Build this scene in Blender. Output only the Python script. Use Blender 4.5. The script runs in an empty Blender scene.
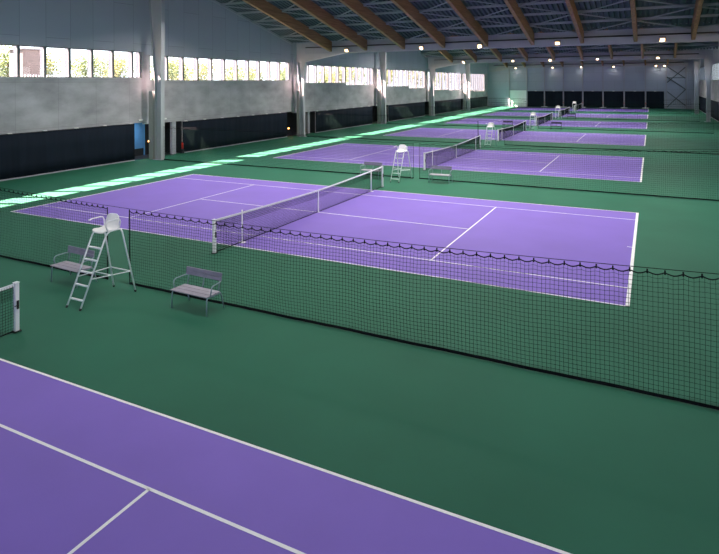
import bpy, bmesh, math, random
from mathutils import Vector, Matrix

random.seed(7)
S = bpy.context.scene
COL = S.collection
PI = math.pi

# ------------------------------------------------------------------ materials
def new_mat(name):
    m = bpy.data.materials.new(name)
    m.use_nodes = True
    nt = m.node_tree
    return m, nt, nt.nodes['Principled BSDF']

def mat(name, col, rough=0.6, metal=0.0, var=0.0, scale=1.0, spec=0.5, bump=0.0, bscale=60.0):
    m, nt, b = new_mat(name)
    b.inputs['Base Color'].default_value = (*col, 1)
    b.inputs['Roughness'].default_value = rough
    b.inputs['Metallic'].default_value = metal
    b.inputs['Specular IOR Level'].default_value = spec
    tc = nt.nodes.new('ShaderNodeTexCoord')
    if var > 0:
        n = nt.nodes.new('ShaderNodeTexNoise')
        n.inputs['Scale'].default_value = scale
        n.inputs['Detail'].default_value = 5
        nt.links.new(tc.outputs['Object'], n.inputs['Vector'])
        r = nt.nodes.new('ShaderNodeValToRGB')
        r.color_ramp.elements[0].position = 0.25
        r.color_ramp.elements[1].position = 0.75
        r.color_ramp.elements[0].color = tuple(c * (1 - var) for c in col) + (1,)
        r.color_ramp.elements[1].color = tuple(min(1, c * (1 + var)) for c in col) + (1,)
        nt.links.new(n.outputs['Fac'], r.inputs['Fac'])
        nt.links.new(r.outputs['Color'], b.inputs['Base Color'])
    if bump > 0:
        n2 = nt.nodes.new('ShaderNodeTexNoise')
        n2.inputs['Scale'].default_value = bscale
        nt.links.new(tc.outputs['Object'], n2.inputs['Vector'])
        bp = nt.nodes.new('ShaderNodeBump')
        bp.inputs['Strength'].default_value = bump
        bp.inputs['Distance'].default_value = 0.02
        nt.links.new(n2.outputs['Fac'], bp.inputs['Height'])
        nt.links.new(bp.outputs['Normal'], b.inputs['Normal'])
    return m

def emis(name, col, strength):
    m, nt, b = new_mat(name)
    b.inputs['Base Color'].default_value = (*col, 1)
    b.inputs['Emission Color'].default_value = (*col, 1)
    b.inputs['Emission Strength'].default_value = strength
    return m

def panel_mat(name, col, line, swap, bw, rh, gap=0.012):
    """cladding panels: running joints drawn by a brick texture on the wall's own plane (y, z) or (x, z)"""
    m, nt, b = new_mat(name)
    b.inputs['Roughness'].default_value = 0.45
    tc = nt.nodes.new('ShaderNodeTexCoord')
    sp = nt.nodes.new('ShaderNodeSeparateXYZ')
    cb = nt.nodes.new('ShaderNodeCombineXYZ')
    nt.links.new(tc.outputs['Object'], sp.inputs[0])
    if swap == 'zy':
        nt.links.new(sp.outputs['Z'], cb.inputs[0]); nt.links.new(sp.outputs['Y'], cb.inputs[1])
    elif swap == 'xz':
        nt.links.new(sp.outputs['X'], cb.inputs[0]); nt.links.new(sp.outputs['Z'], cb.inputs[1])
    else:
        nt.links.new(sp.outputs['Y'], cb.inputs[0]); nt.links.new(sp.outputs['Z'], cb.inputs[1])
    mp = nt.nodes.new('ShaderNodeMapping')
    mp.inputs['Location'].default_value = (0.4, -0.27, 0)
    nt.links.new(cb.outputs[0], mp.inputs['Vector'])
    br = nt.nodes.new('ShaderNodeTexBrick')
    br.inputs['Scale'].default_value = 1
    br.inputs['Brick Width'].default_value = bw
    br.inputs['Row Height'].default_value = rh
    br.inputs['Mortar Size'].default_value = gap
    br.inputs['Mortar Smooth'].default_value = 0.2
    br.inputs['Color1'].default_value = (*col, 1)
    br.inputs['Color2'].default_value = (*[c * 0.93 for c in col], 1)
    br.inputs['Mortar'].default_value = (*line, 1)
    br.offset = 0.37
    nt.links.new(mp.outputs[0], br.inputs['Vector'])
    nt.links.new(br.outputs['Color'], b.inputs['Base Color'])
    return m

def concrete_mat():
    m, nt, b = new_mat('concrete')
    b.inputs['Roughness'].default_value = 0.8
    tc = nt.nodes.new('ShaderNodeTexCoord')
    n = nt.nodes.new('ShaderNodeTexNoise'); n.inputs['Scale'].default_value = 0.55; n.inputs['Detail'].default_value = 9; n.inputs['Roughness'].default_value = 0.65
    nt.links.new(tc.outputs['Object'], n.inputs['Vector'])
    mp = nt.nodes.new('ShaderNodeMapping'); mp.inputs['Scale'].default_value = (1, 0.5, 1.0); nt.links.new(mp.outputs[0], n.inputs['Vector'])
    nt.links.new(tc.outputs['Object'], mp.inputs[0])
    n2 = nt.nodes.new('ShaderNodeTexNoise'); n2.inputs['Scale'].default_value = 1.3; n2.inputs['Detail'].default_value = 6
    nt.links.new(mp.outputs[0], n2.inputs['Vector'])
    mx = nt.nodes.new('ShaderNodeMix'); mx.data_type = 'FLOAT'; mx.inputs[0].default_value = 0.35
    nt.links.new(n.outputs['Fac'], mx.inputs[2]); nt.links.new(n2.outputs['Fac'], mx.inputs[3])
    r = nt.nodes.new('ShaderNodeValToRGB')
    r.color_ramp.elements[0].position = 0.33; r.color_ramp.elements[1].position = 0.66
    r.color_ramp.elements[0].color = (0.29, 0.28, 0.31, 1); r.color_ramp.elements[1].color = (0.60, 0.58, 0.63, 1)
    nt.links.new(mx.outputs[0], r.inputs['Fac'])
    sp = nt.nodes.new('ShaderNodeSeparateXYZ'); cb = nt.nodes.new('ShaderNodeCombineXYZ')
    nt.links.new(tc.outputs['Object'], sp.inputs[0])
    nt.links.new(sp.outputs['Y'], cb.inputs[0]); nt.links.new(sp.outputs['Z'], cb.inputs[1])
    br = nt.nodes.new('ShaderNodeTexBrick'); br.inputs['Scale'].default_value = 1
    br.inputs['Brick Width'].default_value = 2.7; br.inputs['Row Height'].default_value = 2.75; br.inputs['Mortar Size'].default_value = 0.012
    br.offset = 0.0
    br.inputs['Color1'].default_value = (1, 1, 1, 1); br.inputs['Color2'].default_value = (0.9, 0.9, 0.9, 1); br.inputs['Mortar'].default_value = (0.72, 0.72, 0.72, 1)
    nt.links.new(cb.outputs[0], br.inputs['Vector'])
    mu = nt.nodes.new('ShaderNodeMix'); mu.data_type = 'RGBA'; mu.blend_type = 'MULTIPLY'; mu.inputs[0].default_value = 1
    nt.links.new(r.outputs['Color'], mu.inputs[6]); nt.links.new(br.outputs['Color'], mu.inputs[7])
    nt.links.new(mu.outputs[2], b.inputs['Base Color'])
    return m

def wood_mat():
    m, nt, b = new_mat('glulam')
    b.inputs['Roughness'].default_value = 0.55
    tc = nt.nodes.new('ShaderNodeTexCoord')
    mp = nt.nodes.new('ShaderNodeMapping'); mp.inputs['Scale'].default_value = (6, 0.35, 9)
    nt.links.new(tc.outputs['Object'], mp.inputs[0])
    n = nt.nodes.new('ShaderNodeTexNoise'); n.inputs['Scale'].default_value = 1.5; n.inputs['Detail'].default_value = 6
    nt.links.new(mp.outputs[0], n.inputs['Vector'])
    r = nt.nodes.new('ShaderNodeValToRGB')
    r.color_ramp.elements[0].position = 0.3; r.color_ramp.elements[1].position = 0.7
    r.color_ramp.elements[0].color = (0.22, 0.118, 0.05, 1); r.color_ramp.elements[1].color = (0.42, 0.245, 0.11, 1)
    nt.links.new(n.outputs['Fac'], r.inputs['Fac']); nt.links.new(r.outputs['Color'], b.inputs['Base Color'])
    return m

def fabric_mat(name, col):
    m, nt, b = new_mat(name)
    b.inputs['Roughness'].default_value = 0.85
    b.inputs['Specular IOR Level'].default_value = 0.2
    tc = nt.nodes.new('ShaderNodeTexCoord')
    mp = nt.nodes.new('ShaderNodeMapping'); mp.inputs['Scale'].default_value = (2.2, 2.2, 0.25)
    nt.links.new(tc.outputs['Object'], mp.inputs[0])
    n = nt.nodes.new('ShaderNodeTexNoise'); n.inputs['Scale'].default_value = 1.6; n.inputs['Detail'].default_value = 4
    nt.links.new(mp.outputs[0], n.inputs['Vector'])
    r = nt.nodes.new('ShaderNodeValToRGB')
    r.color_ramp.elements[0].color = (*[c * 0.6 for c in col], 1); r.color_ramp.elements[1].color = (*[c * 1.5 for c in col], 1)
    nt.links.new(n.outputs['Fac'], r.inputs['Fac']); nt.links.new(r.outputs['Color'], b.inputs['Base Color'])
    return m

def glass_mat():
    m, nt, b = new_mat('clear_glass')
    out = nt.nodes['Material Output']
    nt.nodes.remove(b)
    t = nt.nodes.new('ShaderNodeBsdfTransparent'); t.inputs[0].default_value = (0.95, 0.97, 0.97, 1)
    g = nt.nodes.new('ShaderNodeBsdfGlossy'); g.inputs['Roughness'].default_value = 0.02
    mx = nt.nodes.new('ShaderNodeMixShader'); mx.inputs[0].default_value = 0.05
    nt.links.new(t.outputs[0], mx.inputs[1]); nt.links.new(g.outputs[0], mx.inputs[2]); nt.links.new(mx.outputs[0], out.inputs[0])
    return m

def leaf_mat(name, c):
    m, nt, b = new_mat(name)
    out = nt.nodes['Material Output']
    nt.nodes.remove(b)
    tc = nt.nodes.new('ShaderNodeTexCoord')
    n = nt.nodes.new('ShaderNodeTexNoise'); n.inputs['Scale'].default_value = 0.8
    nt.links.new(tc.outputs['Object'], n.inputs['Vector'])
    r = nt.nodes.new('ShaderNodeValToRGB')
    r.color_ramp.elements[0].position = 0.35; r.color_ramp.elements[1].position = 0.65
    r.color_ramp.elements[0].color = (c[0] * 0.55, c[1] * 0.65, c[2] * 0.6, 1); r.color_ramp.elements[1].color = (*[x * 1.3 for x in c], 1)
    nt.links.new(n.outputs['Fac'], r.inputs['Fac'])
    d = nt.nodes.new('ShaderNodeBsdfDiffuse'); t = nt.nodes.new('ShaderNodeBsdfTranslucent')
    nt.links.new(r.outputs[0], d.inputs[0]); nt.links.new(r.outputs[0], t.inputs[0])
    mx = nt.nodes.new('ShaderNodeMixShader'); mx.inputs[0].default_value = 0.45
    nt.links.new(d.outputs[0], mx.inputs[1]); nt.links.new(t.outputs[0], mx.inputs[2]); nt.links.new(mx.outputs[0], out.inputs[0])
    return m

M = dict(
    green=mat('green_acrylic', (0.0245, 0.138, 0.085), 0.62, var=0.12, scale=0.35, spec=0.15, bump=0.05, bscale=40),
    purlin=mat('pale_purlin_steel', (0.34, 0.38, 0.40), 0.5, var=0.05, scale=1),
    purple=mat('purple_acrylic', (0.228, 0.144, 0.575), 0.58, var=0.06, scale=0.5, spec=0.25, bump=0.05, bscale=40),
    line=mat('white_line_paint', (0.97, 0.95, 0.97), 0.6, var=0.04, scale=3),
    concrete=concrete_mat(),
    cladding=panel_mat('grey_cladding', (0.42, 0.445, 0.53), (0.20, 0.22, 0.28), 'zy', 4.3, 1.645),
    back=panel_mat('pale_cladding', (0.44, 0.49, 0.60), (0.25, 0.28, 0.35), 'xz', 3.8, 1.7),
    steel=mat('white_painted_steel', (0.47, 0.48, 0.52), 0.4, var=0.05, scale=1),
    greysteel=mat('grey_painted_steel', (0.42, 0.43, 0.49), 0.45, var=0.06, scale=0.6),
    deck=mat('dark_metal_deck', (0.105, 0.145, 0.165), 0.6, metal=0.0, var=0.12, scale=0.4),
    wood=wood_mat(),
    navy=fabric_mat('navy_fabric', (0.008, 0.014, 0.026)),
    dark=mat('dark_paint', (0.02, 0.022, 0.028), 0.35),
    blue=mat('blue_paint', (0.10, 0.30, 0.62), 0.4, var=0.1, scale=1.5),
    frame=mat('grey_window_frame', (0.12, 0.14, 0.16), 0.45, var=0.05, scale=2),
    sill=mat('white_sill', (0.7, 0.72, 0.72), 0.5, var=0.03, scale=2),
    fin=mat('outer_fin_paint', (0.032, 0.055, 0.085), 0.6, var=0.05, scale=2),
    glass=glass_mat(),
    netblack=mat('black_netting', (0.008, 0.016, 0.014), 0.9, spec=0.1),
    netgreen=mat('dark_green_netting', (0.009, 0.030, 0.024), 0.9, spec=0.1),
    rope=mat('black_rope', (0.006, 0.008, 0.010), 0.9, spec=0.1),
    white=mat('white_gloss_paint', (0.92, 0.92, 0.95), 0.35, var=0.03, scale=4),
    band=mat('white_net_band', (0.93, 0.93, 0.96), 0.7, var=0.03, scale=6),
    bench=mat('lavender_grey_board', (0.36, 0.33, 0.40), 0.55, var=0.14, scale=5),
    benchback=mat('grey_violet_board', (0.24, 0.22, 0.31), 0.55, var=0.12, scale=5),
    darkbench=mat('dark_bench_paint', (0.025, 0.028, 0.045), 0.5, var=0.05, scale=3),
    benchsteel=mat('blue_grey_tube', (0.26, 0.33, 0.39), 0.4, var=0.05, scale=3),
    seat=mat('white_plastic', (0.93, 0.92, 0.91), 0.35, var=0.02, scale=3),
    rubber=mat('dark_rubber', (0.02, 0.02, 0.02), 0.8),
    lamp=emis('warm_lamp_glass', (1.0, 0.80, 0.52), 9.0),
    lamphalo=emis('warm_lamp_halo', (1.0, 0.55, 0.24), 1.3),  # weak orange glow, stands in for the halo around each lamp
    orange=emis('orange_lamp_glass', (1.0, 0.45, 0.12), 9.0),
    red=mat('red_paint', (0.55, 0.03, 0.02), 0.35),
    white_box=mat('white_box_plastic', (0.85, 0.85, 0.85), 0.4),
    leaf=leaf_mat('yellow_green_leaves', (0.20, 0.225, 0.10)),
    leaf2=leaf_mat('pale_green_leaves', (0.17, 0.22, 0.11)),
    bark=mat('bark', (0.10, 0.08, 0.06), 0.9, var=0.2, scale=3),
    lawn=mat('outside_ground', (0.08, 0.08, 0.06), 0.9, var=0.2, scale=0.4),
    shutter=mat('grey_shutter', (0.13, 0.125, 0.12), 0.6, var=0.06, scale=3),
    pale=mat('pale_render', (0.5, 0.5, 0.48), 0.8, var=0.05, scale=1),
    door=mat('white_door', (0.88, 0.90, 0.93), 0.5, var=0.04, scale=1),
    roofskin=mat('roof_skin', (0.2, 0.2, 0.2), 0.8),
)

# ------------------------------------------------------------------ mesh builder
class MB:
    def __init__(s):
        s.v = []; s.f = []; s.sm = []
    def face(s, pts, smooth=False):
        b = len(s.v); s.v += [tuple(p) for p in pts]; s.f.append(tuple(range(b, b + len(pts)))); s.sm.append(smooth)
    def box(s, x0, x1, y0, y1, z0, z1):
        b = len(s.v)
        s.v += [(x0, y0, z0), (x1, y0, z0), (x1, y1, z0), (x0, y1, z0), (x0, y0, z1), (x1, y0, z1), (x1, y1, z1), (x0, y1, z1)]
        for q in ((3, 2, 1, 0), (4, 5, 6, 7), (0, 1, 5, 4), (1, 2, 6, 5), (2, 3, 7, 6), (3, 0, 4, 7)):
            s.f.append(tuple(b + i for i in q)); s.sm.append(False)
        return s
    def prism(s, prof, axis, a0, a1):
        """polygon profile (2-D) extruded along an axis between a0 and a1"""
        def P(p, a):
            return (a, p[0], p[1]) if axis == 0 else (p[0], a, p[1]) if axis == 1 else (p[0], p[1], a)
        b = len(s.v); n = len(prof)
        s.v += [P(p, a0) for p in prof] + [P(p, a1) for p in prof]
        s.f.append(tuple(b + i for i in range(n))[::-1]); s.sm.append(False)
        s.f.append(tuple(b + n + i for i in range(n))); s.sm.append(False)
        for i in range(n):
            j = (i + 1) % n
            s.f.append((b + i, b + j, b + n + j, b + n + i)); s.sm.append(False)
        return s
    def tube(s, pts, r, n=8, cap=True, smooth=True):
        pts = [Vector(p) for p in pts]
        rings = []
        up = None
        for i, p in enumerate(pts):
            if i == 0: t = pts[1] - p
            elif i == len(pts) - 1: t = p - pts[i - 1]
            else: t = (pts[i + 1] - p).normalized() + (p - pts[i - 1]).normalized()
            t = t.normalized()
            if up is None:
                a = Vector((0, 0, 1)) if abs(t.z) < 0.9 else Vector((1, 0, 0))
                up = (a - t * a.dot(t)).normalized()
            else:
                up = (up - t * up.dot(t)).normalized()
            w = t.cross(up)
            b = len(s.v)
            rr = r[i] if isinstance(r, (list, tuple)) else r
            for k in range(n):
                an = 2 * PI * (k + 0.5) / n
                s.v.append(tuple(p + up * (math.cos(an) * rr) + w * (math.sin(an) * rr)))
            rings.append(b)
        for i in range(len(rings) - 1):
            for k in range(n):
                s.f.append((rings[i] + k, rings[i] + (k + 1) % n, rings[i + 1] + (k + 1) % n, rings[i + 1] + k)); s.sm.append(smooth and n > 4)
        if cap:
            s.f.append(tuple(rings[0] + k for k in range(n))[::-1]); s.sm.append(False)
            s.f.append(tuple(rings[-1] + k for k in range(n))); s.sm.append(False)
        return s
    def bar(s, a, b, w, h):
        """rectangular bar from a to b (w horizontal, h in the other direction)"""
        a = Vector(a); b = Vector(b); t = (b - a).normalized()
        side = t.cross(Vector((0, 0, 1)))
        side = Vector((1, 0, 0)) if side.length < 1e-4 else side.normalized()
        u = side.cross(t)
        base = len(s.v)
        for p in (a, b):
            for (i, j) in ((-1, -1), (1, -1), (1, 1), (-1, 1)):
                s.v.append(tuple(p + side * (i * w / 2) + u * (j * h / 2)))
        for q in ((3, 2, 1, 0), (4, 5, 6, 7), (0, 1, 5, 4), (1, 2, 6, 5), (2, 3, 7, 6), (3, 0, 4, 7)):
            s.f.append(tuple(base + i for i in q)); s.sm.append(False)
        return s
    def build(s, name, m, parent=None, recalc=True, bevel=0.0):
        me = bpy.data.meshes.new(name)
        me.from_pydata(s.v, [], s.f)
        me.polygons.foreach_set('use_smooth', s.sm)
        if recalc:
            bm = bmesh.new(); bm.from_mesh(me); bmesh.ops.recalc_face_normals(bm, faces=bm.faces); bm.to_mesh(me); bm.free()
        me.materials.append(m)
        o = bpy.data.objects.new(name, me)
        COL.objects.link(o)
        if parent is not None: o.parent = parent
        if bevel > 0:
            md = o.modifiers.new('edge', 'BEVEL'); md.width = bevel; md.segments = 2; md.limit_method = 'ANGLE'
        return o

def tag(o, label, cat, group=None, kind=None):
    o['label'] = label; o['category'] = cat
    if group: o['group'] = group
    if kind: o['kind'] = kind
    return o

def empty(name, loc=(0, 0, 0), rz=0.0):
    o = bpy.data.objects.new(name, None); COL.objects.link(o)
    o.location = loc; o.rotation_euler = (0, 0, rz); o.empty_display_size = 0.3
    return o

def copy_tree(o, parent=None):
    c = o.copy(); COL.objects.link(c)
    if parent is not None: c.parent = parent
    for ch in [x for x in o.children]:
        copy_tree(ch, c)
    return c

def struct(o, label, cat):
    return tag(o, label, cat, kind='structure')

def lerp(a, b, t): return a + (b - a) * t

# ------------------------------------------------------------------ layout
COURTS = [-19.2, 0.0, 19.0, 38.0, 57.1, 76.2, 95.5]
NETS = [-9.62, 9.5, 28.5, 47.6, 66.7, 85.9]
END = 105.2
SOUTH = -28.7
XL, XR = -20.1, 20.2
VALLEY = [-9.6, 28.5, 66.7, END]
RIDGE = [SOUTH, 9.5, 47.6, 85.9]
SL = 0.248
def deck_z(y):
    d = min(abs(y - v) for v in VALLEY)
    return 9.42 + SL * d
ORD = ['nearest', 'second nearest', 'third nearest', 'fourth nearest', 'fifth nearest', 'sixth nearest', 'farthest']

# ------------------------------------------------------------------ floor and courts
mb = MB(); mb.box(XL - 2.2, XR + 0.4, SOUTH, END + 0.5, -0.3, 0.0)
struct(mb.build('floor', M['green']), 'dark green acrylic hall floor around all the purple courts', 'floor')
for k, yc in enumerate(COURTS):
    A, D, Q, L = 11.885, 5.485, 4.115, 6.40
    mb = MB(); mb.face([(-A, yc - D, .004), (A, yc - D, .004), (A, yc + D, .004), (-A, yc + D, .004)])
    c = mb.build('court_surface', M['purple'], recalc=False)
    struct(c, 'purple painted tennis court surface, %s court of the seven' % ORD[k], 'court')
    mb = MB()
    def ln(x0, x1, y0, y1): mb.face([(x0, y0, .008), (x1, y0, .008), (x1, y1, .008), (x0, y1, .008)])
    w = .05
    for s in (-1, 1):
        ln(-A, A, yc + s * D - (w if s > 0 else 0), yc + s * D + (w if s < 0 else 0))
        ln(-A, A, yc + s * Q - w / 2, yc + s * Q + w / 2)
        ln(min(s * A, s * (A - .09)), max(s * A, s * (A - .09)), yc - D, yc + D)
        ln(s * L - w / 2, s * L + w / 2, yc - Q, yc + Q)
        ln(min(s * A, s * (A - .24)), max(s * A, s * (A - .24)), yc - w / 2, yc + w / 2)
    ln(-L, L, yc - w / 2, yc + w / 2)
    l = mb.build('court_lines', M['line'], c, recalc=False)
    l['label'] = 'white painted court lines'

# ------------------------------------------------------------------ tennis nets
def make_tennis_net():
    r = empty('tennis_net')
    H = 6.40
    def top(y): return 0.92 + 0.13 * (abs(y) / H) ** 1.3
    for s in (-1, 1):
        m = MB(); m.box(-.045, .045, s * H - .045, s * H + .045, 0, 1.06)
        m.box(-.055, .055, s * H - .055, s * H + .055, 1.06, 1.075)
        p = m.build('net_post', M['white'], r, bevel=.008)
        m = MB(); m.box(.046, .075, s * H - .02, s * H + .02, .5, .68); m.tube([(.06, s * H - .03, .59), (.10, s * H - .03, .59), (.10, s * H - .1, .59)], .008, 6)
        m.build('winch', M['rubber'], p)
        m = MB(); m.box(-.075, .075, s * H - .075, s * H + .075, .0, .02)
        m.build('base_plate', M['rubber'], p)
    m = MB()
    n = 213; ys = [-6.34 + 12.68 * i / n for i in range(n + 1)]
    t = .0042
    for y in ys:
        z1 = top(y) - .02
        m.tube([(0, y, .03), (0, y, z1)], t, 3, cap=False)
    rows = 16
    for j in range(rows + 1):
        seg = [(0, y, lerp(.03, top(y) - .02, j / rows)) for y in ys[::6] + [ys[-1]]]
        m.tube(seg, t, 3, cap=False)
    # the doubled netting below the headband
    for y in [(a + b) / 2 for a, b in zip(ys, ys[1:])]:
        m.tube([(.012, y, top(y) - .30), (.012, y, top(y) - .02)], t, 3, cap=False)
    for j in range(5):
        m.tube([(.012, y, top(y) - .30 + .06 * j) for y in ys[::6] + [ys[-1]]], t, 3, cap=False)
    m.build('netting', M['netblack'], r, recalc=False)
    m = MB()
    seg = [-6.35 + 12.7 * i / 40 for i in range(41)]
    for a, b in zip(seg, seg[1:]):
        za, zb = top(a), top(b)
        for x in (-.012, .012):
            m.face([(x, a, za - .055), (x, b, zb - .055), (x, b, zb + .008), (x, a, za + .008)])
        m.face([(-.012, a, za + .008), (.012, a, za + .008), (.012, b, zb + .008), (-.012, b, zb + .008)])
    m.build('headband', M['band'], r)
    m = MB(); m.tube([(0, -6.34, .025), (0, 6.34, .025)], .012, 6); m.build('bottom_cord', M['rope'], r)
    m = MB()
    m.box(-.018, .018, -.025, .025, .0, .93); m.box(-.05, .05, -.05, .05, 0, .012)
    m.build('center_strap', M['band'], r)
    for s in (-1, 1):
        m = MB(); m.tube([(.02, s * 5.03, 0), (.02, s * 5.03, 1.10)], .022, 8); m.box(-.09, .12, s * 5.03 - .09, s * 5.03 + .09, 0, .015)
        m.build('singles_stick', M['white'], r)
    return r

nlab = ['tennis net on the nearest court, only its white far post and black mesh in view',
        'long tennis net with white band and four white uprights across the second nearest court',
        'tennis net across the third nearest court, right behind the second umpire chair',
        'tennis net across the fourth nearest court, fourth from the front',
        'tennis net across the fifth nearest court, fifth from the front',
        'small distant tennis net across the sixth nearest court',
        'smallest and most distant tennis net, in front of the back wall curtains']
net0 = make_tennis_net()
for k, yc in enumerate(COURTS):
    o = net0 if k == 0 else copy_tree(net0)
    o.location = (0, yc, 0.008)
    tag(o, nlab[k], 'tennis net', 'tennis nets across the courts')

# ------------------------------------------------------------------ divider nets between the courts
def ztop(x): return min(2.3, 1.97 + 0.20 * ((x - 3.0) / 10.0) ** 2)
def make_divider(Y, x0, x1, pitch, cell, th, label, near, cord0, cord1, dense=None):
    r = empty('divider_net', (0, Y, 0))
    tag(r, label, 'divider net', 'green divider nets between the courts')
    rnd = random.Random(int((x0 + 50) * 10 + Y))
    ph = [rnd.uniform(0, 6.28) for _ in range(4)]
    def wav(x, z):
        g = 0.035 * math.sin(x * 2.3 + ph[0]) + 0.02 * math.sin(x * 5.9 + ph[1])
        return g * (0.25 + 0.75 * math.sin(PI * min(1, z / 2.0))) - 0.05 * math.sin(PI * min(1, z / 2.0))
    def scal(x):
        t = (x - x0) / pitch
        return ztop(x) - 0.05 * min(1, pitch / .3) * (1 - abs(2 * (t - math.floor(t)) - 1) ** 1.6) - 0.01
    m = MB()
    n = max(2, int((x1 - x0) / cell))
    xs = [lerp(x0, x1, i / n) for i in range(n + 1)]
    if dense:
        nd = int((dense[1] - dense[0]) / cell * 2); xs = sorted(xs + [lerp(dense[0], dense[1], i / nd) for i in range(nd)])
    nz = 5
    for x in xs:
        zt = scal(x); j = rnd.uniform(-.007, .007)
        m.tube([(x + j * math.sin(3 * q / nz * 2), wav(x, zt * q / nz), .05 + (zt - .05) * q / nz) for q in range(nz + 1)], th, 3, cap=False)
    rows = int(1.95 / cell)
    st = max(1, int(0.19 / cell))
    hs = xs[::st] + [xs[-1]]
    for q in range(rows + 1):
        f = q / rows
        m.tube([(x, wav(x, scal(x) * f), .05 + (ztop(x) - .05) * f + (scal(x) - ztop(x)) * f ** 8) for x in (xs if near and f > .93 else hs)], th, 3, cap=False)
    m.build('netting', M['netgreen'], r, recalc=False)
    m = MB()
    k = max(1, int((x1 - x0) / pitch)); sub = 6 if near else 2
    pts = [(lerp(x0, x1, i / (k * sub)), 0, scal(lerp(x0, x1, i / (k * sub)))) for i in range(k * sub + 1)]
    m.tube(pts, .011 if near else .012, 5)
    if near:
        for i in range(k + 1):
            x = x0 + i * pitch
            if x <= x1: m.tube([(x, 0, ztop(x) - .045), (x, 0, ztop(x) + .03)], .014, 5)
    m.build('top_rope', M['rope'], r)
    m = MB()
    hx = [lerp(x0, x1, i / 60) for i in range(61)]
    m.tube([(x, wav(x, 0), .035) for x in hx], .020, 6)
    for a, b in zip(hx, hx[1:]):
        m.face([(a, wav(a, 0), .03), (b, wav(b, 0), .03), (b, wav(b, .05), .075), (a, wav(a, .05), .075)])
    m.build('weighted_hem', M['rope'], r)
    for x, on in ((x0, cord0), (x1, cord1)):
        if on:
            m = MB(); m.tube([(x, 0, .02), (x, 0, ztop(x))], .015 if near else .03 if (on and on > 1) else .009, 6); m.build('edge_cord', M['rope'], r)
    return r

gaps = [(-.97, -.12), (.50, .85), (-1.0, 1.25), (0.0, .8), (0.2, .9), (0.2, .9)]
for k, Y in enumerate(NETS):
    near = k == 0
    cell = [.076, .085, .10, .15, .22, .3][k]
    th = [.0036, .0030, .0034, .0055, .0075, .010][k]
    where = ['in front of the second nearest court', 'behind the second nearest court', 'behind the third nearest court',
             'behind the fourth nearest court', 'behind the fifth nearest court', 'behind the sixth nearest court'][k]
    g0, g1 = gaps[k]
    make_divider(Y, -18.3, g0, .22 if near else .45, cell, th, 'green mesh divider net half left of the gap, ' + where, near, True, 2 if k == 2 else True)
    make_divider(Y, g1, 17.95, (.27 if near else .4), cell, th, 'green mesh divider net half right of the gap, ' + where, near, True, True,
                 dense=(1.25, 1.95) if k == 2 else None)
    m = MB(); m.tube([(lerp(-18.35, 18.0, i / 40), 0, ztop(lerp(-18.35, 18.0, i / 40)) + .048) for i in range(41)], .006 if near else .008, 5)
    o = m.build('suspension_cable', M['rope']); o.location = (0, Y, 0)
    tag(o, 'thin dark steel cable the divider net hangs from, ' + where, 'cable', 'cables carrying the divider nets')

# ------------------------------------------------------------------ umpire chairs
def make_umpire_chair():
    r = empty('umpire_chair')
    R = .021
    for s in (-1, 1):
        m = MB(); m.tube([(s * .24, -.75, .02), (s * .24, -.03, 1.58), (s * .24, .02, 1.65), (s * .245, .10, 1.69), (s * .28, .37, 1.70)], R, 8)
        l = m.build('ladder_rail', M['white'], r)
        m = MB(); m.tube([(s * .24, -.76, 0), (s * .24, -.74, .05)], R + .006, 8); m.build('rubber_foot', M['rubber'], l)
        m = MB(); m.tube([(s * .40, .75, .02), (s * .33, .40, 1.62), (s * .31, .37, 1.70)], R, 8)
        l = m.build('leg', M['white'], r)
        m = MB(); m.tube([(s * .40, .755, 0), (s * .398, .745, .05)], R + .006, 8); m.build('rubber_foot', M['rubber'], l)
        m = MB(); m.tube([(s * .378, .635, .56), (s * .24, -.452, .655)], .014, 6); m.build('stretcher', M['white'], r)
    m = MB(); m.tube([(-.378, .63, .56), (.378, .63, .56)], .014, 6); m.build('stretcher', M['white'], r)
    m = MB(); m.tube([(-.30, .1, .60), (.30, .1, .60)], .012, 6); m.build('stretcher', M['white'], r)
    for z in (.19, .49, .77, 1.04, 1.31):
        y = -.75 + .72 * z / 1.58
        m = MB(); m.tube([(-.24, y, z), (.24, y, z)], .015, 6); m.box(-.22, .22, y - .012, y + .04, z + .008, z + .02)
        m.build('rung', M['white'], r)
    # moulded shell: seat pan and back as one curved sheet
    prof = [(-.10, 1.70), (-.07, 1.725), (0, 1.73), (.14, 1.71), (.26, 1.715), (.32, 1.76), (.355, 1.86), (.385, 1.98), (.40, 2.07), (.405, 2.10)]
    hw = [.19, .22, .235, .24, .235, .225, .215, .205, .18, .12]
    m = MB(); nn = 9; grid = []
    for i, ((y, z), h) in enumerate(zip(prof, hw)):
        row = []
        for k in range(nn):
            t = -1 + 2 * k / (nn - 1)
            cup = .035 * t ** 4
            row.append((t * h * 1.12, y + .05 - (cup if i > 5 else 0), z - .055 + (cup if i <= 5 else 0)))
        grid.append(row)
    b0 = 0
    for row in grid: m.v += row
    for i in range(len(grid) - 1):
        for k in range(nn - 1):
            a = i * nn + k
            m.f.append((a, a + 1, a + nn + 1, a + nn)); m.sm.append(True)
    o = m.build('seat', M['seat'], r)
    md = o.modifiers.new('thick', 'SOLIDIFY'); md.thickness = .022
    for s in (-1, 1):
        m = MB()
        pts = [(s * .27, .36, 1.72), (s * .30, .37, 1.88), (s * .305, .34, 1.95), (s * .305, .26, 1.97), (s * .305, .0, 1.97), (s * .30, -.05, 1.95)]
        if s > 0: pts += [(s * .29, -.06, 1.85), (s * .27, .02, 1.69)]
        else: pts += [(s * .30, -.09, 1.96)]
        m.tube(pts, .016, 8); m.build('armrest', M['white'], r)
    return r

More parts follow.
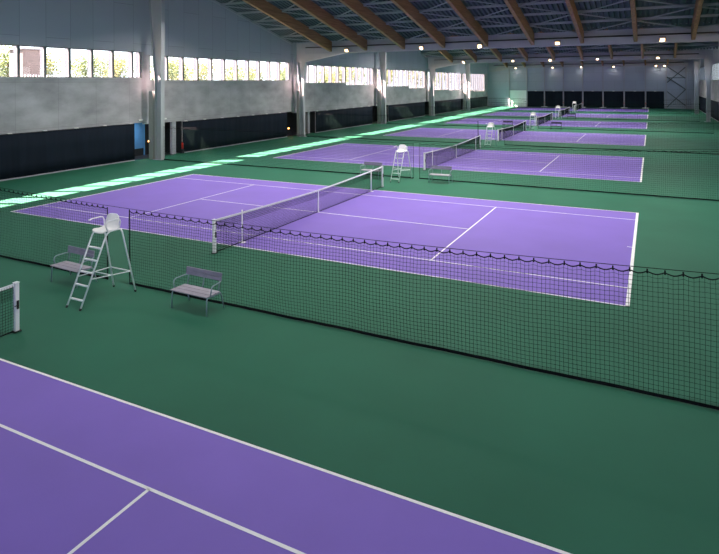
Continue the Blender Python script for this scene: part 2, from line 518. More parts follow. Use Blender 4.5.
chair0 = make_umpire_chair()
clab = ['tall white umpire chair by the gap in the nearest divider net, between two benches',
        'white umpire chair standing at the far end of the second nearest court\'s net',
        'white umpire chair standing at the far end of the third nearest court\'s net',
        'white umpire chair standing at the far end of the fourth nearest court\'s net',
        'small distant umpire chair at the far end of the fifth nearest court\'s net',
        'smallest most distant umpire chair, at the far end of the sixth nearest court\'s net']
for k, (x, y) in enumerate([(0, -10.65), (.05, 8.62), (.22, 27.65), (.42, 46.2), (.42, 65.7), (.5, 84.6)]):
    o = chair0 if k == 0 else copy_tree(chair0)
    o.location = (x, y, 0)
    if k: o.scale = (1, 1, .94)
    tag(o, clab[k], 'umpire chair', 'umpire chairs along the nets')

# ------------------------------------------------------------------ benches
def make_bench():
    r = empty('bench')
    R = .017
    for s in (-1, 1):
        m = MB(); m.tube([(s * .555, -.25, 0), (s * .55, -.235, .36), (s * .55, -.21, .40), (s * .55, -.15, .405)], R, 8); m.build('leg', M['benchsteel'], r)
        m = MB(); m.tube([(s * .57, .33, 0), (s * .555, .25, .34), (s * .55, .22, .395), (s * .55, .14, .405)], R, 8); m.build('leg', M['benchsteel'], r)
        m = MB(); m.tube([(s * .55, -.20, .405), (s * .55, .20, .40)], R, 8); m.build('seat_rail', M['benchsteel'], r)
        m = MB(); m.tube([(s * .50, .20, .40), (s * .50, .255, .60), (s * .50, .285, .84)], .014, 8); m.build('back_post', M['benchsteel'], r)
        m = MB(); m.tube([(s * .56, -.13, .41), (s * .60, -.145, .54), (s * .60, -.13, .62), (s * .595, -.07, .655), (s * .575, .18, .665), (s * .53, .262, .665)], .015, 8); m.build('armrest', M['benchsteel'], r)
    m = MB(); m.tube([(0, .18, .40), (0, .245, .55), (0, .28, .82)], .014, 8); m.build('back_post', M['benchsteel'], r)
    m = MB(); m.box(-.55, .55, -.02, .02, .37, .40); m.build('cross_rail', M['benchsteel'], r)
    for a, b in ((-.275, -.125), (-.115, .035), (.045, .195)):
        m = MB(); m.box(-.575, .575, a, b, .422, .448); m.build('seat_slat', M['bench'], r, bevel=.008)
    for z0, z1 in ((.675, .755), (.765, .855)):
        m = MB()
        y0 = .245 + .105 * (z0 - .6) - .002; y1 = .245 + .105 * (z1 - .6) - .002
        m.prism([(y0 - .02, z0), (y0 + .012, z0), (y1 + .012, z1), (y1 - .02, z1)], 0, -.565, .565)
        m.build('back_slat', M['benchback'], r, bevel=.006)
    return r

bench0 = make_bench()
blab = ['grey slatted two-seat bench with arms right of the large umpire chair',
        'grey slatted bench partly behind the ladder of the large umpire chair, to its left',
        'grey bench seen through the far end of the second nearest court\'s net',
        'grey bench right of the second umpire chair, in front of the third court\'s net post',
        'dark distant bench left of the fourth umpire chair, above the fourth court\'s net',
        'dark distant bench right of the fourth umpire chair, beyond the fourth court\'s net',
        'small dark bench right of the fifth umpire chair']
for k, (x, y, rz) in enumerate([(2.63, -10.08, -.03), (-1.72, -10.14, -.05), (-1.76, 8.75, 0), (2.27, 8.88, .02), (-2.45, 46.5, 0), (2.9, 46.5, 0), (2.25, 65.6, 0)]):
    o = bench0 if k == 0 else copy_tree(bench0)
    o.location = (x, y, 0); o.rotation_euler = (0, 0, rz)
    if k >= 4:
        for ch in o.children:
            ch.material_slots[0].link = 'OBJECT'; ch.material_slots[0].material = M['darkbench']
    tag(o, blab[k], 'bench', 'benches beside the umpire chairs')

# ------------------------------------------------------------------ left wall
# bay: y0, y1, wall x, [(ya, yb, sill)], window top, pad (y0, y1, top)
BAYS = [
    (SOUTH, 9.5, -20.1, [(SOUTH + .3, 9.22, 5.77)], 7.66, (SOUTH + .5, 8.45, 2.56)),
    (9.5, 28.5, -20.1, [(9.95, 28.2, 5.58)], 7.46, (13.15, 27.5, 2.42)),
    (28.5, 47.6, -19.85, [(29.1, 39.7, 5.32), (39.7, 47.3, 5.03)], 7.27, (32.6, 46.6, 2.28)),
    (47.6, 66.7, -19.75, [(48.2, 59.4, 4.76), (59.4, 66.4, 4.42)], 7.15, (51.6, 65.7, 2.22)),
    (66.7, 85.9, -19.7, [(67.3, 78.0, 4.0), (78.0, 85.6, 3.85)], 7.08, (70.0, 85.0, 2.18)),
    (85.9, END, -19.7, [(86.5, 94.0, 3.6), (94.0, 102.85, 3.4)], 7.05, (88.3, 104.6, 2.12)),
]
MUL0, MSTEP = .27, 1.642
BAYN = ['nearest', 'second', 'third', 'fourth', 'fifth', 'last']
SIDE_W = {}
def wall_side(side):
    """side 'left' or 'right' (mirrored about the hall's centre line)"""
    mx = (lambda x: x) if side == 'left' else (lambda x: 0.1 - x)
    def bx(m, x0, x1, *a):
        X0, X1 = sorted((mx(x0), mx(x1))); m.box(X0, X1, *a)
    for i, (y0, y1, wx, wins, wt, pad) in enumerate(BAYS):
        if side == 'right':
            wx = -20.1; wins = [(wins[0][0], wins[-1][1], 5.4)]; wt = 7.75
            pad = (y0 + .6, y1 - .6, 2.55)
        T = .28
        gap0, gap1 = pad[1], (BAYS[i + 1][5][0] if i + 1 < len(BAYS) else END)
        # concrete: continuous above the curtain, open to recesses on the left side
        m = MB()
        sil = [(y0, wins[0][0], wins[0][2])] + wins + [(wins[-1][1], y1, wins[-1][2])]
        sil[0] = (y0, wins[0][0], wt); sil[-1] = (wins[-1][1], y1, wt)
        for a, b, z in sil:
            bx(m, wx - T, wx, a, b, pad[2] + .05, z)
        if side == 'left':
            p0 = y0 if i == 0 else pad[0] - .05
            p1 = y1 if i == len(BAYS) - 1 else pad[1] + .02
            bx(m, wx - T, wx, p0, p1, 0, pad[2] + .05)
        else:
            bx(m, wx - T, wx, y0, y1, 0, pad[2] + .05)
        struct(m.build('wall_' + side, M['concrete']), 'bare grey concrete wall under the %s window band of the %s wall' % (BAYN[i], side), 'wall')
        # cladding up to the roof
        m = MB()
        ys = sorted(set([y0, y1] + [v for v in VALLEY + RIDGE if y0 < v < y1]))
        prof = [(y0, wt)] + [(y1, wt)] + [(y, deck_z(y) + .02) for y in reversed(ys)]
        X0, X1 = sorted((mx(wx - T), mx(wx - .01)))
        m.prism(prof, 0, X0, X1)
        struct(m.build('wall_' + side, M['cladding']), 'grey-blue panel cladding between the %s window band of the %s wall and the roof' % (BAYN[i], side), 'wall')
        # eave trim
        for a, b in zip(ys, ys[1:]):
            m = MB(); m.bar((mx(wx + .06), a, deck_z(a) - .10), (mx(wx + .06), b, deck_z(b) - .10), .12, .16)
            struct(m.build('trim_' + side, M['greysteel']), 'grey steel edge rail under the roof along the %s bay of the %s wall' % (BAYN[i], side), 'trim')
        # windows
        wn = empty('window_%d' % (i + 1 + (6 if side == 'right' else 0)))
        struct(wn, 'band of tall window panes in the %s bay of the %s wall' % (BAYN[i], side), 'window')
        fr = MB(); gl = MB(); sl = MB(); fn = MB()
        for (a, b, z) in wins:
            bx(fr, wx - .24, wx - .10, a, b, z + .01, z + .06)
            bx(fr, wx - .24, wx - .10, a, b, wt - .06, wt - .005)
            bx(sl, wx - .27, wx + .015, a, b, z - .012, z + .012)
            k0 = math.ceil((a - MUL0) / MSTEP)
            y = MUL0 + k0 * MSTEP
            ml = [a + .04]
            while y < b - .3:
                if y > a + .3: ml.append(y)
                y += MSTEP
            ml.append(b - .04)
            for y in ml:
                bx(fr, wx - .20, wx - .09, y - .085, y + .085, z + .06, wt - .06)
                if side == 'left': bx(fn, wx - .52, wx - .20, y - .035, y + .035, z, wt)
            X = mx(wx - .18)
            gl.face([(X, a, z + .03), (X, b, z + .03), (X, b, wt - .03), (X, a, wt - .03)])
        fr.build('window_frame', M['frame'], wn); gl.build('glass', M['glass'], wn); sl.build('window_sill', M['sill'], wn); fn.build('fin', M['fin'], wn) if fn.v else None
        # curtain
        cu = empty('windscreen_curtain', (0, 0, 0))
        m = MB()
        n = int((pad[1] - pad[0]) / .2); f0 = .05 if i == 0 else .03
        zs = [.07, .8, 1.6, pad[2]]
        cx = wx + .07
        rows = []
        for j, z in enumerate(zs):
            for q in range(n + 1):
                y = lerp(pad[0], pad[1], q / n)
                m.v.append((mx(cx + .022 * math.sin(y * 3.1 + i) + .012 * math.sin(y * 8.7)), y, z))
        for j in range(len(zs) - 1):
            for q in range(n):
                a = j * (n + 1) + q; m.f.append((a, a + 1, a + n + 2, a + n + 1)); m.sm.append(True)
        o = m.build('fabric', M['navy'], cu)
        md = o.modifiers.new('thick', 'SOLIDIFY'); md.thickness = .02
        m = MB(); bx(m, wx + .04, wx + .11, pad[0], pad[1], pad[2] - .02, pad[2] + .03); m.build('rail', M['dark'], cu)
        y = pad[0] + .35
        if i == 0: y = -.37 - 2.13 * 12
        while y < pad[1]:
            if i < 3 or side == 'right':
                m = MB(); bx(m, wx + .0, wx + .12, y - .12, y + .12, pad[2] + .025, pad[2] + .07); m.build('clip', M['white_box'], cu)
            y += 2.13
        tag(cu, 'navy fabric windscreen curtain along the foot of the %s wall, %s bay' % (side, BAYN[i]), 'curtain', 'navy curtains along the side walls')
        m = MB(); bx(m, wx, wx + .13, pad[0], pad[1], 0, .06)
        struct(m.build('baseboard_' + side, M['greysteel']), 'pale strip at the floor below the curtain of the %s bay, %s wall' % (BAYN[i], side), 'baseboard')
        # recess around the column (left side only)
        if side == 'left' and i < len(BAYS) - 1:
            g0, g1 = pad[1], BAYS[i + 1][5][0]
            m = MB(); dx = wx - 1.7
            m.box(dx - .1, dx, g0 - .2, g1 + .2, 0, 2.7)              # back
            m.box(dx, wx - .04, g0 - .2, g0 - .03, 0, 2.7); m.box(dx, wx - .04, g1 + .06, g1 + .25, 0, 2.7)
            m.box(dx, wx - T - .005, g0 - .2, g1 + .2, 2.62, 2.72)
            m.box(dx, wx + .0, g0 + .03, g1 - .06, 0.001, .012); m.box(dx, BAYS[i + 1][2] + .012, g1 - .075, g1 - .052, 0, BAYS[i + 1][5][2] + .04)  # thin dark liner added to keep the lit concrete reveal dark
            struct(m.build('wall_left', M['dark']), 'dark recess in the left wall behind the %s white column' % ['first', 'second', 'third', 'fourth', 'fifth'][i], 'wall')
            m = MB(); m.box(wx - .25, wx - .02, g1 - 1.0, g1 - .62, .012, BAYS[i + 1][5][2] + .04)
            struct(m.build('trim_left', M['greysteel']), 'grey post between recess and curtain right of the %s white column' % ['first', 'second', 'third', 'fourth', 'fifth'][i], 'post')
wall_side('left'); wall_side('right')

# blue door leaf in the first recess
m = MB(); m.box(-21.76, -21.70, 8.5, 10.9, .55, 2.55)
m.box(-21.78, -21.68, 8.46, 8.52, .0, 2.6); m.box(-21.78, -21.68, 10.88, 10.94, .0, 2.6)
struct(m.build('door_2', M['blue']), 'blue lit doorway panel in the recess left of the first white column', 'door')

def wall_lamp(x, y, z, label):
    r = empty('wall_lamp', (x, y, z))
    m = MB(); m.tube([(0, 0, -.06), (0, 0, .06)], .07, 10); m.build('bulb', M['orange'], r)
    m = MB(); m.box(-.16, -.06, -.06, .06, -.1, .1); m.build('bracket', M['dark'], r)
    tag(r, label, 'lamp', 'orange lamps in the wall recesses')
    l = bpy.data.lights.new('recess_lamp_light', 'POINT'); l.energy = 9; l.color = (1, .5, .18); l.shadow_soft_size = .08
    o = bpy.data.objects.new('recess_lamp_light', l); o.location = (x + .2, y, z); COL.objects.link(o)
wall_lamp(-20.62, 10.35, 1.15, 'orange glowing wall lamp in the recess left of the first white column')
wall_lamp(-20.55, 28.55, .75, 'orange glowing wall lamp in the recess left of the second white column')
wall_lamp(-20.35, 47.5, .65, 'orange glowing wall lamp in the recess left of the third white column')
l = bpy.data.lights.new('recess_fill_light', 'AREA'); l.energy = 38; l.color = (.75, .9, 1); l.size = .8  # cool lamp added without a fixture to light the blue panel
o = bpy.data.objects.new('recess_fill_light', l); o.location = (-21.0, 9.3, 2.55); COL.objects.link(o)

def extinguisher(x, y, label):
    r = empty('fire_extinguisher', (x, y, .0))
    m = MB(); m.tube([(0, 0, .36), (0, 0, .74), (0, 0, .80), (0, 0, .84)], [.08, .08, .06, .025], 12); m.build('cylinder_body', M['red'], r)
    m = MB(); m.box(-.02, .02, -.06, .06, .84, .88); m.tube([(0, .05, .86), (0, .11, .74), (0, .1, .54)], .012, 6); m.build('valve', M['dark'], r)
    m = MB(); m.box(-.10, .10, -.10, .10, .0, .30); m.tube([(0, 0, .3), (0, 0, .36)], .03, 8); m.build('floor_stand', M['dark'], r)
    tag(r, label, 'fire extinguisher')
extinguisher(-19.9, 12.97, 'red fire extinguisher beside the grey post right of the first white column')

for (y, z, wx, lb) in ((9.05, 2.78, -20.1, 'small white emergency light on the concrete just left of the first white column'),
                       (11.35, 2.75, -20.1, 'small white emergency light on the concrete just right of the first white column')):
    r = empty('emergency_light', (wx, y, z))
    m = MB(); m.box(0, .06, -.17, .17, -.05, .06); m.build('housing', M['white_box'], r, bevel=.01)
    m = MB(); m.box(.06, .075, -.14, .14, -.035, .045); m.build('lens', M['seat'], r)
    tag(r, lb, 'emergency light')

# ------------------------------------------------------------------ columns
def column(Y, ridge, side, label, out):
    mx = (lambda x: x + out) if side == 'left' else (lambda x: 0.1 - x)
    zt = deck_z(Y) - .1
    r = empty('column_' + side)
    struct(r, label, 'column')
    if ridge:
        front = [(0, -18.42), (4.85, -18.40), (8, -18.35), (zt, -18.28)]
        back = [(0, -18.95), (4.85, -18.95), (8, -19.2), (zt, -19.75)]
    else:
        front = [(0, -18.60), (4.55, -18.66), (7.45, -18.38), (zt, -18.38)]
        back = [(0, -19.05), (4.55, -19.10), (7.45, -19.30), (zt, -19.35)]
    m = MB()
    m.prism([(mx(x), z) for z, x in front] + [(mx(x), z) for z, x in reversed(back)], 1, Y - .035, Y + .035)
    m.build('web', M['steel'], r)
    for nm, pl in (('flange', front), ('flange', back)):
        m = MB()
        for (za, xa), (zb, xb) in zip(pl, pl[1:]):
            m.prism([(mx(xa) - .02, za), (mx(xa) + .02, za), (mx(xb) + .02, zb), (mx(xb) - .02, zb)], 1, Y - .17, Y + .17)
        m.build(nm, M['steel'], r)
    m = MB(); X0, X1 = sorted((mx(-19.55 if ridge else -19.42), mx(-19.15)))
    m.box(X0, X1, Y - .2, Y + .2, 0, 4.85 if ridge else 4.6)
    if side == 'left': m.build('pilaster', M['pilaster'], r, bevel=.015)
    m = MB(); X0, X1 = sorted((mx(-19.12), mx(-18.36))); m.box(X0, X1, Y - .24, Y + .24, 0, .03); m.build('base_plate', M['greysteel'], r)
M['pilaster'] = mat('grey_green_pilaster', (0.38, 0.38, 0.37), 0.7, var=.06, scale=1)
cn = ['first', 'second', 'third', 'fourth', 'fifth']
for i, (Y, rg) in enumerate([(9.5, True), (28.5, False), (47.6, True), (66.7, False), (85.9, True)]):
    column(Y, rg, 'left', 'tall white tapered steel column against the left wall, %s from the front' % cn[i], [0, 0, .12, .15, .25][i])
    if i >= 2:
        column(Y, rg, 'right', 'white tapered steel column against the right wall, %s one counted from the back wall' % ['', '', 'third', 'second', 'first'][i], 0)

# ------------------------------------------------------------------ roof
for a, b in ((SOUTH, -9.6), (-9.6, 9.5), (9.5, 28.5), (28.5, 47.6), (47.6, 66.7), (66.7, 85.9), (85.9, END)):
    m = MB()
    pitch = .36; x = XL - .35; xs = []
    while x < XR + .5:
        xs += [(x, 0), (x + .16, 0), (x + .19, .22), (x + .33, .22)]
        x += pitch
    za, zb = deck_z(a), deck_z(b)
    for (x, d) in xs: m.v += [(x, a, za + d), (x, b, zb + d)]
    for q in range(len(xs) - 1):
        m.f.append((2 * q, 2 * q + 2, 2 * q + 3, 2 * q + 1)); m.sm.append(False)
    o = m.build('ceiling', M['deck'], recalc=False)
    struct(o, 'dark corrugated metal roof slope ' + {SOUTH: 'above the camera', -9.6: 'over the nearest courts', 9.5: 'in front of the first grey cross beam', 28.5: 'just behind the first grey cross beam', 47.6: 'in front of the second grey cross beam', 66.7: 'just behind the second grey cross beam', 85.9: 'against the back wall'}[a], 'ceiling')

WX = [-15.40 + 3.815 * i for i in range(9)]
def wood_bottom(y): return 8.30 + SL * min(abs(y - v) for v in VALLEY)
for (a, b, nm) in ((9.6, 28.24, 'before the first grey cross beam'), (47.7, 66.44, 'between first and second grey cross beams'), (86.0, END - .3, 'behind the second grey cross beam')):
    for i, x in enumerate(WX):
        m = MB()
        pa, pb = wood_bottom(a), wood_bottom(b)
        m.prism([(a, pa), (b, pb), (b, pb + .98), (a, pa + .98)], 0, x - .13, x + .13)
        o = m.build('timber_beam', M['wood'], bevel=.01)
        struct(o, 'brown sloping timber roof beam %s, %s from the left' % (nm, ['first', 'second', 'third', 'fourth', 'fifth', 'sixth', 'seventh', 'eighth', 'ninth'][i]), 'roof beam')
    # purlins
    y = b + .1 - 2.14; j = 0; ys = []
    while y > a + .5:
        ys.append(y)
        z = deck_z(y) - .10
        m = MB(); m.box(XL + .05, XR - .05, y - .05, y + .05, z - .09, z + .09)
        struct(m.build('roof_purlin', M['purlin']), 'thin grey steel purlin under the roof %s, number %d up from the beam' % (nm, j + 1), 'purlin')
        y -= 2.14; j += 1
    if a < 60:
        XB = [XL + .2] + WX + [XR - .2]
        for c in range(len(XB) - 1):
            for j in range(min(6 if a < 20 else 4, len(ys) - 1)):
                ya, yb = ([b + .1] + ys)[j], ([b + .1] + ys)[j + 1]
                # zig-zag: joints alternate from side to side
                flip = (j + c) % 2
                xa, xb = (XB[c] + .15, XB[c + 1] - .15) if flip else (XB[c + 1] - .15, XB[c] + .15)
                m = MB(); m.bar((xa, ya, deck_z(ya) - .24), (xb, yb, deck_z(yb) - .24), .08, .08)
                o = m.build('roof_brace', M['purlin'])
                struct(o, 'diagonal grey steel roof brace between timber beams ' + nm, 'brace')
                o['group'] = 'roof braces ' + nm

for i, Y in enumerate([28.5, 66.7, END - .05]):
    r = empty('cross_beam')
    struct(r, 'long grey steel cross beam carrying the timber beams, %s' % ['the nearest one', 'the second one', 'the one at the back wall'][i], 'beam')
    m = MB()
    m.box(-18.4, 18.6, Y - .22, Y + .22, 8.22, 8.78)
    m.build('lower_box', M['greysteel'], r, bevel=.02)
    m = MB(); m.box(-18.4, 18.6, Y - .10, Y + .10, 8.78, 9.36); m.build('upper_web', M['greysteel'], r)
    m = MB(); m.tube([(-18.3, Y - .2, 8.86), (17.9, Y - .2, 8.86)], .05, 8); m.build('shadow_strip', M['dark'], r)  # dark tube standing in for the shadow line above the lower box
    m = MB(); m.prism([(-19.4, 7.45), (-18.4, 7.45), (-14.0, 8.20), (-14.0, 8.26), (-18.4, 9.30), (-19.4, 9.30)], 1, Y - .17, Y + .17)
    m.build('haunch', M['steel'], r)

# ------------------------------------------------------------------ back wall
m = MB(); m.box(XL - .2, XR + .2, END, END + .25, 0, 9.6)
struct(m.build('wall_back', M['back']), 'pale grey-blue panel wall closing the far end of the hall', 'wall')
BX = [-14.95, -11.25, -7.67, -3.9, -.14, 3.66, 7.52, 11.31, 14.9, 18.2]
for i, x in enumerate(BX):
    r = empty('trim_back')
    struct(r, 'slim grey post on the back wall, %s from the left' % ['first', 'second', 'third', 'fourth', 'fifth', 'sixth', 'seventh', 'eighth', 'ninth', 'tenth'][i], 'post')
    m = MB(); m.box(x - .09, x + .09, END - .30, END - .10, 0, 8.3); m.build('post_shaft', M['greysteel'], r)
    if 2 <= i <= 7:
        m = MB(); m.box(x - .6, x + .6, END - .65, END - .05, 0, .14); m.build('post_base', M['white'], r)
        m = MB(); m.box(x - .06, x + .06, END - .32, END - .30, .85, 1.1); m.build('red_marker', M['red'], r)
for i in range(1, 8):
    cu = empty('windscreen_curtain', (0, 0, 0))
    x0, x1 = BX[i] + .14, BX[i + 1] - .14
    if i == 7: x1 = 14.5
    m = MB(); n = 24
    for z in (.06, 1.2, 2.4, 3.32):
        for q in range(n + 1):
            x = lerp(x0, x1, q / n); m.v.append((x, END - .18 + .03 * math.sin(x * 5.3), z))
    for j in range(3):
        for q in range(n):
            a = j * (n + 1) + q; m.f.append((a, a + 1, a + n + 2, a + n + 1)); m.sm.append(True)
    o = m.build('fabric', M['navy'], cu); md = o.modifiers.new('thick', 'SOLIDIFY'); md.thickness = .03
    m = MB(); xm = (x0 + x1) / 2; m.box(xm - .2, xm + .2, END - .26, END - .12, 3.30, 3.42); m.build('clip', M['white_box'], cu)
    tag(cu, 'navy curtain panel on the back wall, %s of seven from the left' % ['first', 'second', 'third', 'fourth', 'fifth', 'sixth', 'seventh'][i - 1], 'curtain', 'navy curtains on the back wall')
m = MB(); m.box(XL - .2, XR + .2, SOUTH - .25, SOUTH, 0, 5.8); m.box(XL - .2, XR + .2, SOUTH - .25, SOUTH, 9.8, 14.2)
struct(m.build('wall_front', M['back']), 'panel wall behind the camera closing the near end of the hall', 'wall')
wn = struct(empty('window_13'), 'unseen window band added to the wall behind the camera for frontal light', 'window')  # unseen window, added to let soft frontal light in
m = MB(); m.box(XL, XR, SOUTH - .2, SOUTH - .05, 5.8, 5.86); m.box(XL, XR, SOUTH - .2, SOUTH - .05, 9.74, 9.8)
for k in range(21): m.box(XL + 2.0 * k - .05, XL + 2.0 * k + .05, SOUTH - .2, SOUTH - .05, 5.86, 9.74)
m.build('window_frame', M['frame'], wn)
m = MB(); m.face([(XL, SOUTH - .12, 5.83), (XR, SOUTH - .12, 5.83), (XR, SOUTH - .12, 9.77), (XL, SOUTH - .12, 9.77)]); m.build('glass', M['glass'], wn)
d = empty('door_1'); struct(d, 'large white door at the left end of the back wall', 'door')
m = MB(); m.box(-14.82, -11.38, END - .12, END - .01, .0, 3.5); m.build('door_leaf', M['door'], d)
m = MB(); m.box(-14.86, -14.82, END - .16, END, 0, 3.56); m.box(-11.38, -11.34, END - .16, END, 0, 3.56); m.box(-14.86, -11.34, END - .16, END, 3.5, 3.56); m.build('door_frame', M['greysteel'], d)
m = MB(); m.box(-11.75, -11.6, END - .17, END - .12, 1.0, 1.15); m.build('door_handle', M['dark'], d)
r = empty('wall_brace'); struct(r, 'crossed steel wind bracing in the right end bay of the back wall', 'brace')
for (p, q) in (((15.0, .3), (18.1, 3.7)), ((15.0, 6.1), (18.1, 3.7)), ((15.0, 3.3), (18.1, .6)), ((15.0, 8.1), (18.1, 5.8)), ((15.0, 5.0), (18.1, 7.9))):
    m = MB(); m.bar((p[0], END - .2, p[1]), (q[0], END - .2, q[1]), .2, .16); m.build('diagonal', M['frame'], r)
m = MB(); m.box(15, 18.1, END - .25, END - .15, 5.85, 5.98); m.build('crossbar', M['frame'], r)

# ------------------------------------------------------------------ floodlights and added fill lamps
def make_flood():
    r = empty('floodlight')
    tilt = Matrix.Rotation(math.radians(-52), 4, 'X')
    def tb(name, boxes, m, par, bev=0):
        mb = MB()
        for b in boxes: mb.box(*b)
        mb.v = [tuple(tilt @ Vector(v)) for v in mb.v]
        return mb.build(name, m, par, bevel=bev)
    h = tb('housing', [(-.26, .26, -.22, .22, -.09, .04)], M['greysteel'], r, .02)
    tb('halo_ring', [(-.24, .24, -.20, .20, -.11, -.09)], M['lamphalo'], h)  # glowing ring imitates the warm halo around the glass
    tb('lamp_glass', [(-.16, .16, -.13, .13, -.125, -.11)], M['lamp'], h)
    tb('cooling_fins', [(-.2 + .1 * k - .01, -.2 + .1 * k + .01, -.18, .18, .04, .10) for k in range(5)], M['greysteel'], h)
    m = MB(); m.box(-.29, -.265, -.03, .03, -.03, .26); m.box(.265, .29, -.03, .03, -.03, .26); m.box(-.29, .29, -.03, .03, .24, .27); m.tube([(0, 0, .26), (0, .06, .30), (0, .46, .30)], .02, 6); m.build('bracket', M['dark'], r)
    return r
FX = [-13.5, -5.95, -.4, 5.66, 13.12]
fl = make_flood(); first = True
FW = 400.0
def lamp(x, y, z, e, t=6, spread=170):
    l = bpy.data.lights.new('floodlight_or_fill_lamp', 'AREA'); l.shape = 'RECTANGLE'; l.size = .44; l.size_y = .36; l.energy = e; l.color = (1.0, .95, .88); l.spread = math.radians(spread)  # serves the floodlights and the added fill lamps
    o = bpy.data.objects.new('floodlight_or_fill_lamp', l); o.location = (x, y, z); o.rotation_euler = (math.radians(-t), 0, 0); COL.objects.link(o)
nth = ['first', 'second', 'third', 'fourth', 'fifth', 'sixth']
for j, (Y, nm) in enumerate([(27.95, 'nearest grey cross beam'), (66.15, 'second grey cross beam'), (104.6, 'cross beam at the back wall')]):
    for i, x in enumerate(FX + [14.6] * (j == 2)):
        o = fl if first else copy_tree(fl); first = False
        z = 8.47 if j < 2 else 8.25
        if j < 2 and i == 2: x = -.66
        o.location = (x, Y, z); o.scale = (.76, .76, .76)
        tag(o, 'bright warm square floodlight on the %s, %s from the left' % (nm, nth[i]), 'floodlight', 'floodlights under the roof')
        lamp(x, Y - .14, z - .14, [FW, FW, FW * .025][j])
for x in (-13.5, -5.9, 1.77, 5.6, 13.2):
    lamp(x, -10.2, 8.3, FW * .38); lamp(x, 1.0, 10.2, FW * .6, 0, 150)  # unseen front beam row, plus a fill row added without fixtures
    for y, e in ((9.8, 1.25), (47.2, 1.7), (85.5, 1.9)): lamp(x, y, 11.6, FW * e, 0, 140)  # ridge fill lamps, added without fixtures to brighten courts and chairs


# ------------------------------------------------------------------ outside, left of the hall
m = MB()
m.v = [(-90, -60, 5.1), (-20.3, -60, 5.1), (-20.3, 10, 5.0), (-20.1, 60, 4.0), (-19.9, 160, 3.0), (-90, 160, 3.0), (-90, 60, 4.0), (-90, 10, 5.0)]
m.f = [(0, 1, 2, 7), (7, 2, 3, 6), (6, 3, 4, 5)]; m.sm = [False] * 3
struct(m.build('ground', M['lawn'], recalc=False), 'sunlit ground outside the left window band', 'ground')
m = MB(); m.box(XR + .3, XR + 60, -60, 160, -.4, -.2)
struct(m.build('ground', M['lawn']), 'ground outside the right wall', 'ground')

def make_tree(x, y, zg, h, wd, seed, mt, label):
    rnd = random.Random(seed)
    r = empty('tree', (x, y, zg))
    m = MB(); m.tube([(0, 0, -.3), (.05, .03, h * .3), (.0, .1, h * .62)], [.16, .12, .05], 7)
    for k in range(4):
        an = k * 1.7 + rnd.random(); m.tube([(.03, .03, h * (.28 + .06 * k)), (math.cos(an) * wd * .3, math.sin(an) * wd * .3, h * (.5 + .07 * k))], [.06, .02], 5)
    m.build('trunk', M['bark'], r)
    m = MB()
    blobs = [(rnd.uniform(-.3, .3) * wd, rnd.uniform(-.3, .3) * wd, h * rnd.uniform(.38, .82), rnd.uniform(.22, .36) * wd) for _ in range(11)]
    blobs.append((0, 0, h * .85, .22 * wd))
    for (bx_, by_, bz_, br_) in blobs:
        for _ in range(120):
            d = Vector((rnd.gauss(0, 1), rnd.gauss(0, 1), rnd.gauss(0, 1))).normalized() * br_ * rnd.uniform(.5, 1.08)
            p = Vector((bx_, by_, bz_)) + d
            if p.z < .25: continue
            u = Vector((rnd.gauss(0, 1), rnd.gauss(0, 1), rnd.gauss(0, 1))).normalized()
            w = u.orthogonal().normalized(); s = rnd.uniform(.09, .17)
            m.face([p - u * s, p + w * s * .55, p + u * s, p - w * s * .55])
    m.build('foliage', mt, r, recalc=False)
    tag(r, label, 'tree', 'trees outside the left windows')
# (x, y, height, width, leaf, label)
ordn = ['first', 'second', 'third', 'fourth', 'fifth', 'sixth', 'seventh', 'eighth']
tl = []
def row(bay, spots):
    for k, (x, y, h, wd) in enumerate(spots):
        tl.append((x, y, h, wd, k % 2, 'yellow-green tree outside the %s window band, %s of its row from the left' % (bay, ordn[k])))
row('nearest', [(-43, 9.5, 4.0, 4.6), (-44, 14.4, 4.3, 4.6), (-47, 20.0, 3.9, 4.6), (-45, 24.8, 3.8, 4.6), (-47, 29.8, 3.8, 4.8), (-44, 34.6, 3.6, 4.6), (-46, 39.5, 3.8, 4.6)])
row('second', [(-47, 45.0, 3.9, 4.8), (-45, 50.2, 3.7, 4.8), (-46, 55.6, 4.0, 5.0), (-43, 60.8, 3.7, 4.8), (-45, 66.2, 3.9, 5.0), (-41, 71.2, 3.7, 4.8)])
row('third', [(-36, 68.0, 4.6, 5.4), (-37, 75.0, 4.8, 5.4), (-34, 81.0, 4.6, 5.4), (-36, 87.5, 4.8, 5.4)])
row('fourth', [(-31, 91.5, 4.8, 5.2), (-29, 98.0, 4.8, 5.2), (-30, 104.5, 4.8, 5.2)])
row('fifth', [(-25.8, 110.0, 4.4, 4.4), (-26, 116.0, 4.4, 4.4)])
for k, (x, y, h, wd, lf, lb) in enumerate(tl):
    zg = 5.0 if y < 10 else lerp(5.0, 4.0, min(1, (y - 10) / 50)) if y < 60 else lerp(4, 3, (y - 60) / 100)
    make_tree(x, y, zg, h, wd, 100 + k, M['leaf'] if lf == 0 else M['leaf2'], lb)

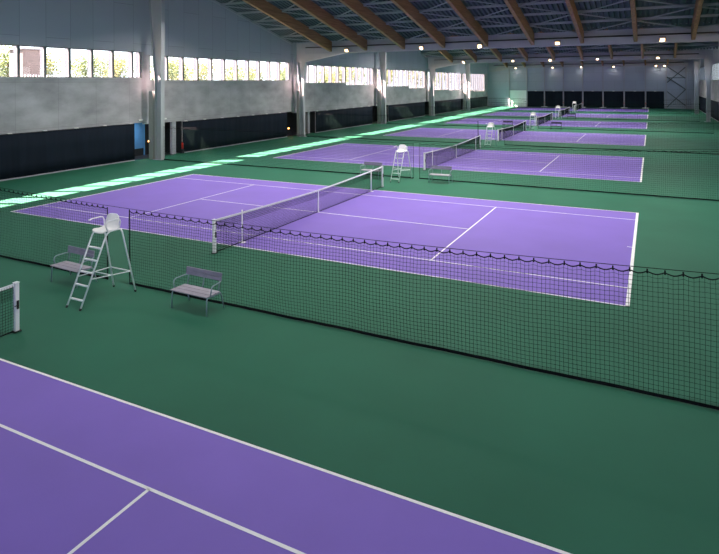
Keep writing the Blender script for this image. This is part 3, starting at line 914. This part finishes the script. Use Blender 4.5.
# shed with a grey shutter, railing and low wall seen through the nearest window bay
sh = empty('shed', (-30, 7.6, 5.0)); tag(sh, 'narrow grey shed with ribbed shutter outside the second pane of the nearest windows', 'shed')
m = MB(); m.box(-1.6, 0, -.72, .70, -.1, 3.02); m.build('shed_wall', M['shutter'], sh)
m = MB(); m.box(-1.75, .12, -.85, .82, 3.02, 3.12); m.build('shed_roof', M['frame'], sh)
m = MB()
for k in range(16): m.box(0, .03, -.60, .58, .05 + .18 * k, .05 + .18 * k + .15)
m.build('shutter', M['shutter'], sh)
rl = empty('railing', (-28.2, 6.7, 5.0)); tag(rl, 'pale metal railing outside, in front of the grey shed', 'railing')
m = MB(); m.tube([(0, -1.1, 1.1), (0, 1.4, 1.1)], .03, 6); m.build('handrail', M['frame'], rl)
for k in range(12):
    m = MB(); m.tube([(0, -1.0 + .21 * k, 0), (0, -1.0 + .21 * k, 1.1)], .022, 5); m.build('baluster', M['white'], rl)
m = MB(); m.box(-38.2, -38, -10, 58, 4.0, 5.75)
tag(m.build('garden_wall', M['pale']), 'low pale garden wall outside, below the trees behind the windows', 'wall')

# ------------------------------------------------------------------ light, world, camera
sun = bpy.data.lights.new('sun', 'SUN'); sun.energy = 112.0; sun.angle = .009; sun.color = (1.0, .66, .56)
so = bpy.data.objects.new('sun', sun); COL.objects.link(so)
so.rotation_euler = Vector((0.953, 0.48, -1.0)).to_track_quat('-Z', 'Y').to_euler()
w = bpy.data.worlds.new('sky'); S.world = w; w.use_nodes = True
nt = w.node_tree; bg = nt.nodes['Background']
tc = nt.nodes.new('ShaderNodeTexCoord'); sp = nt.nodes.new('ShaderNodeSeparateXYZ'); rp = nt.nodes.new('ShaderNodeValToRGB')
nt.links.new(tc.outputs['Generated'], sp.inputs[0]); nt.links.new(sp.outputs['Z'], rp.inputs['Fac'])
rp.color_ramp.elements[0].color = (.86, .94, 1, 1); rp.color_ramp.elements[1].color = (.42, .62, 1, 1)
nt.links.new(rp.outputs['Color'], bg.inputs['Color'])
bg.inputs['Strength'].default_value = 3.0

cam = bpy.data.cameras.new('camera'); co = bpy.data.objects.new('camera', cam); COL.objects.link(co)
cam.sensor_fit = 'HORIZONTAL'; cam.sensor_width = 36.0
cam.lens = 579.0 / 719.0 * 36.0
cam.shift_y = -(277.0 - 82.29) / 719.0
cam.clip_end = 500
yaw, roll = 0.4673, -0.0056
fw = Vector((-math.sin(yaw), math.cos(yaw), 0)); rt = Vector((math.cos(yaw), math.sin(yaw), 0)); up = rt.cross(fw)
r2 = rt * math.cos(roll) + up * math.sin(roll); u2 = -rt * math.sin(roll) + up * math.cos(roll)
co.matrix_world = Matrix(((r2.x, u2.x, -fw.x, 12.3833), (r2.y, u2.y, -fw.y, -20.6802), (r2.z, u2.z, -fw.z, 5.3919), (0, 0, 0, 1)))
S.camera = co
S.view_settings.view_transform = 'Standard'
S.view_settings.look = 'None'
S.view_settings.exposure = 0.0
S.view_settings.gamma = 1.0
S.cycles.max_bounces = 8
S.cycles.diffuse_bounces = 4
S.cycles.transparent_max_bounces = 16
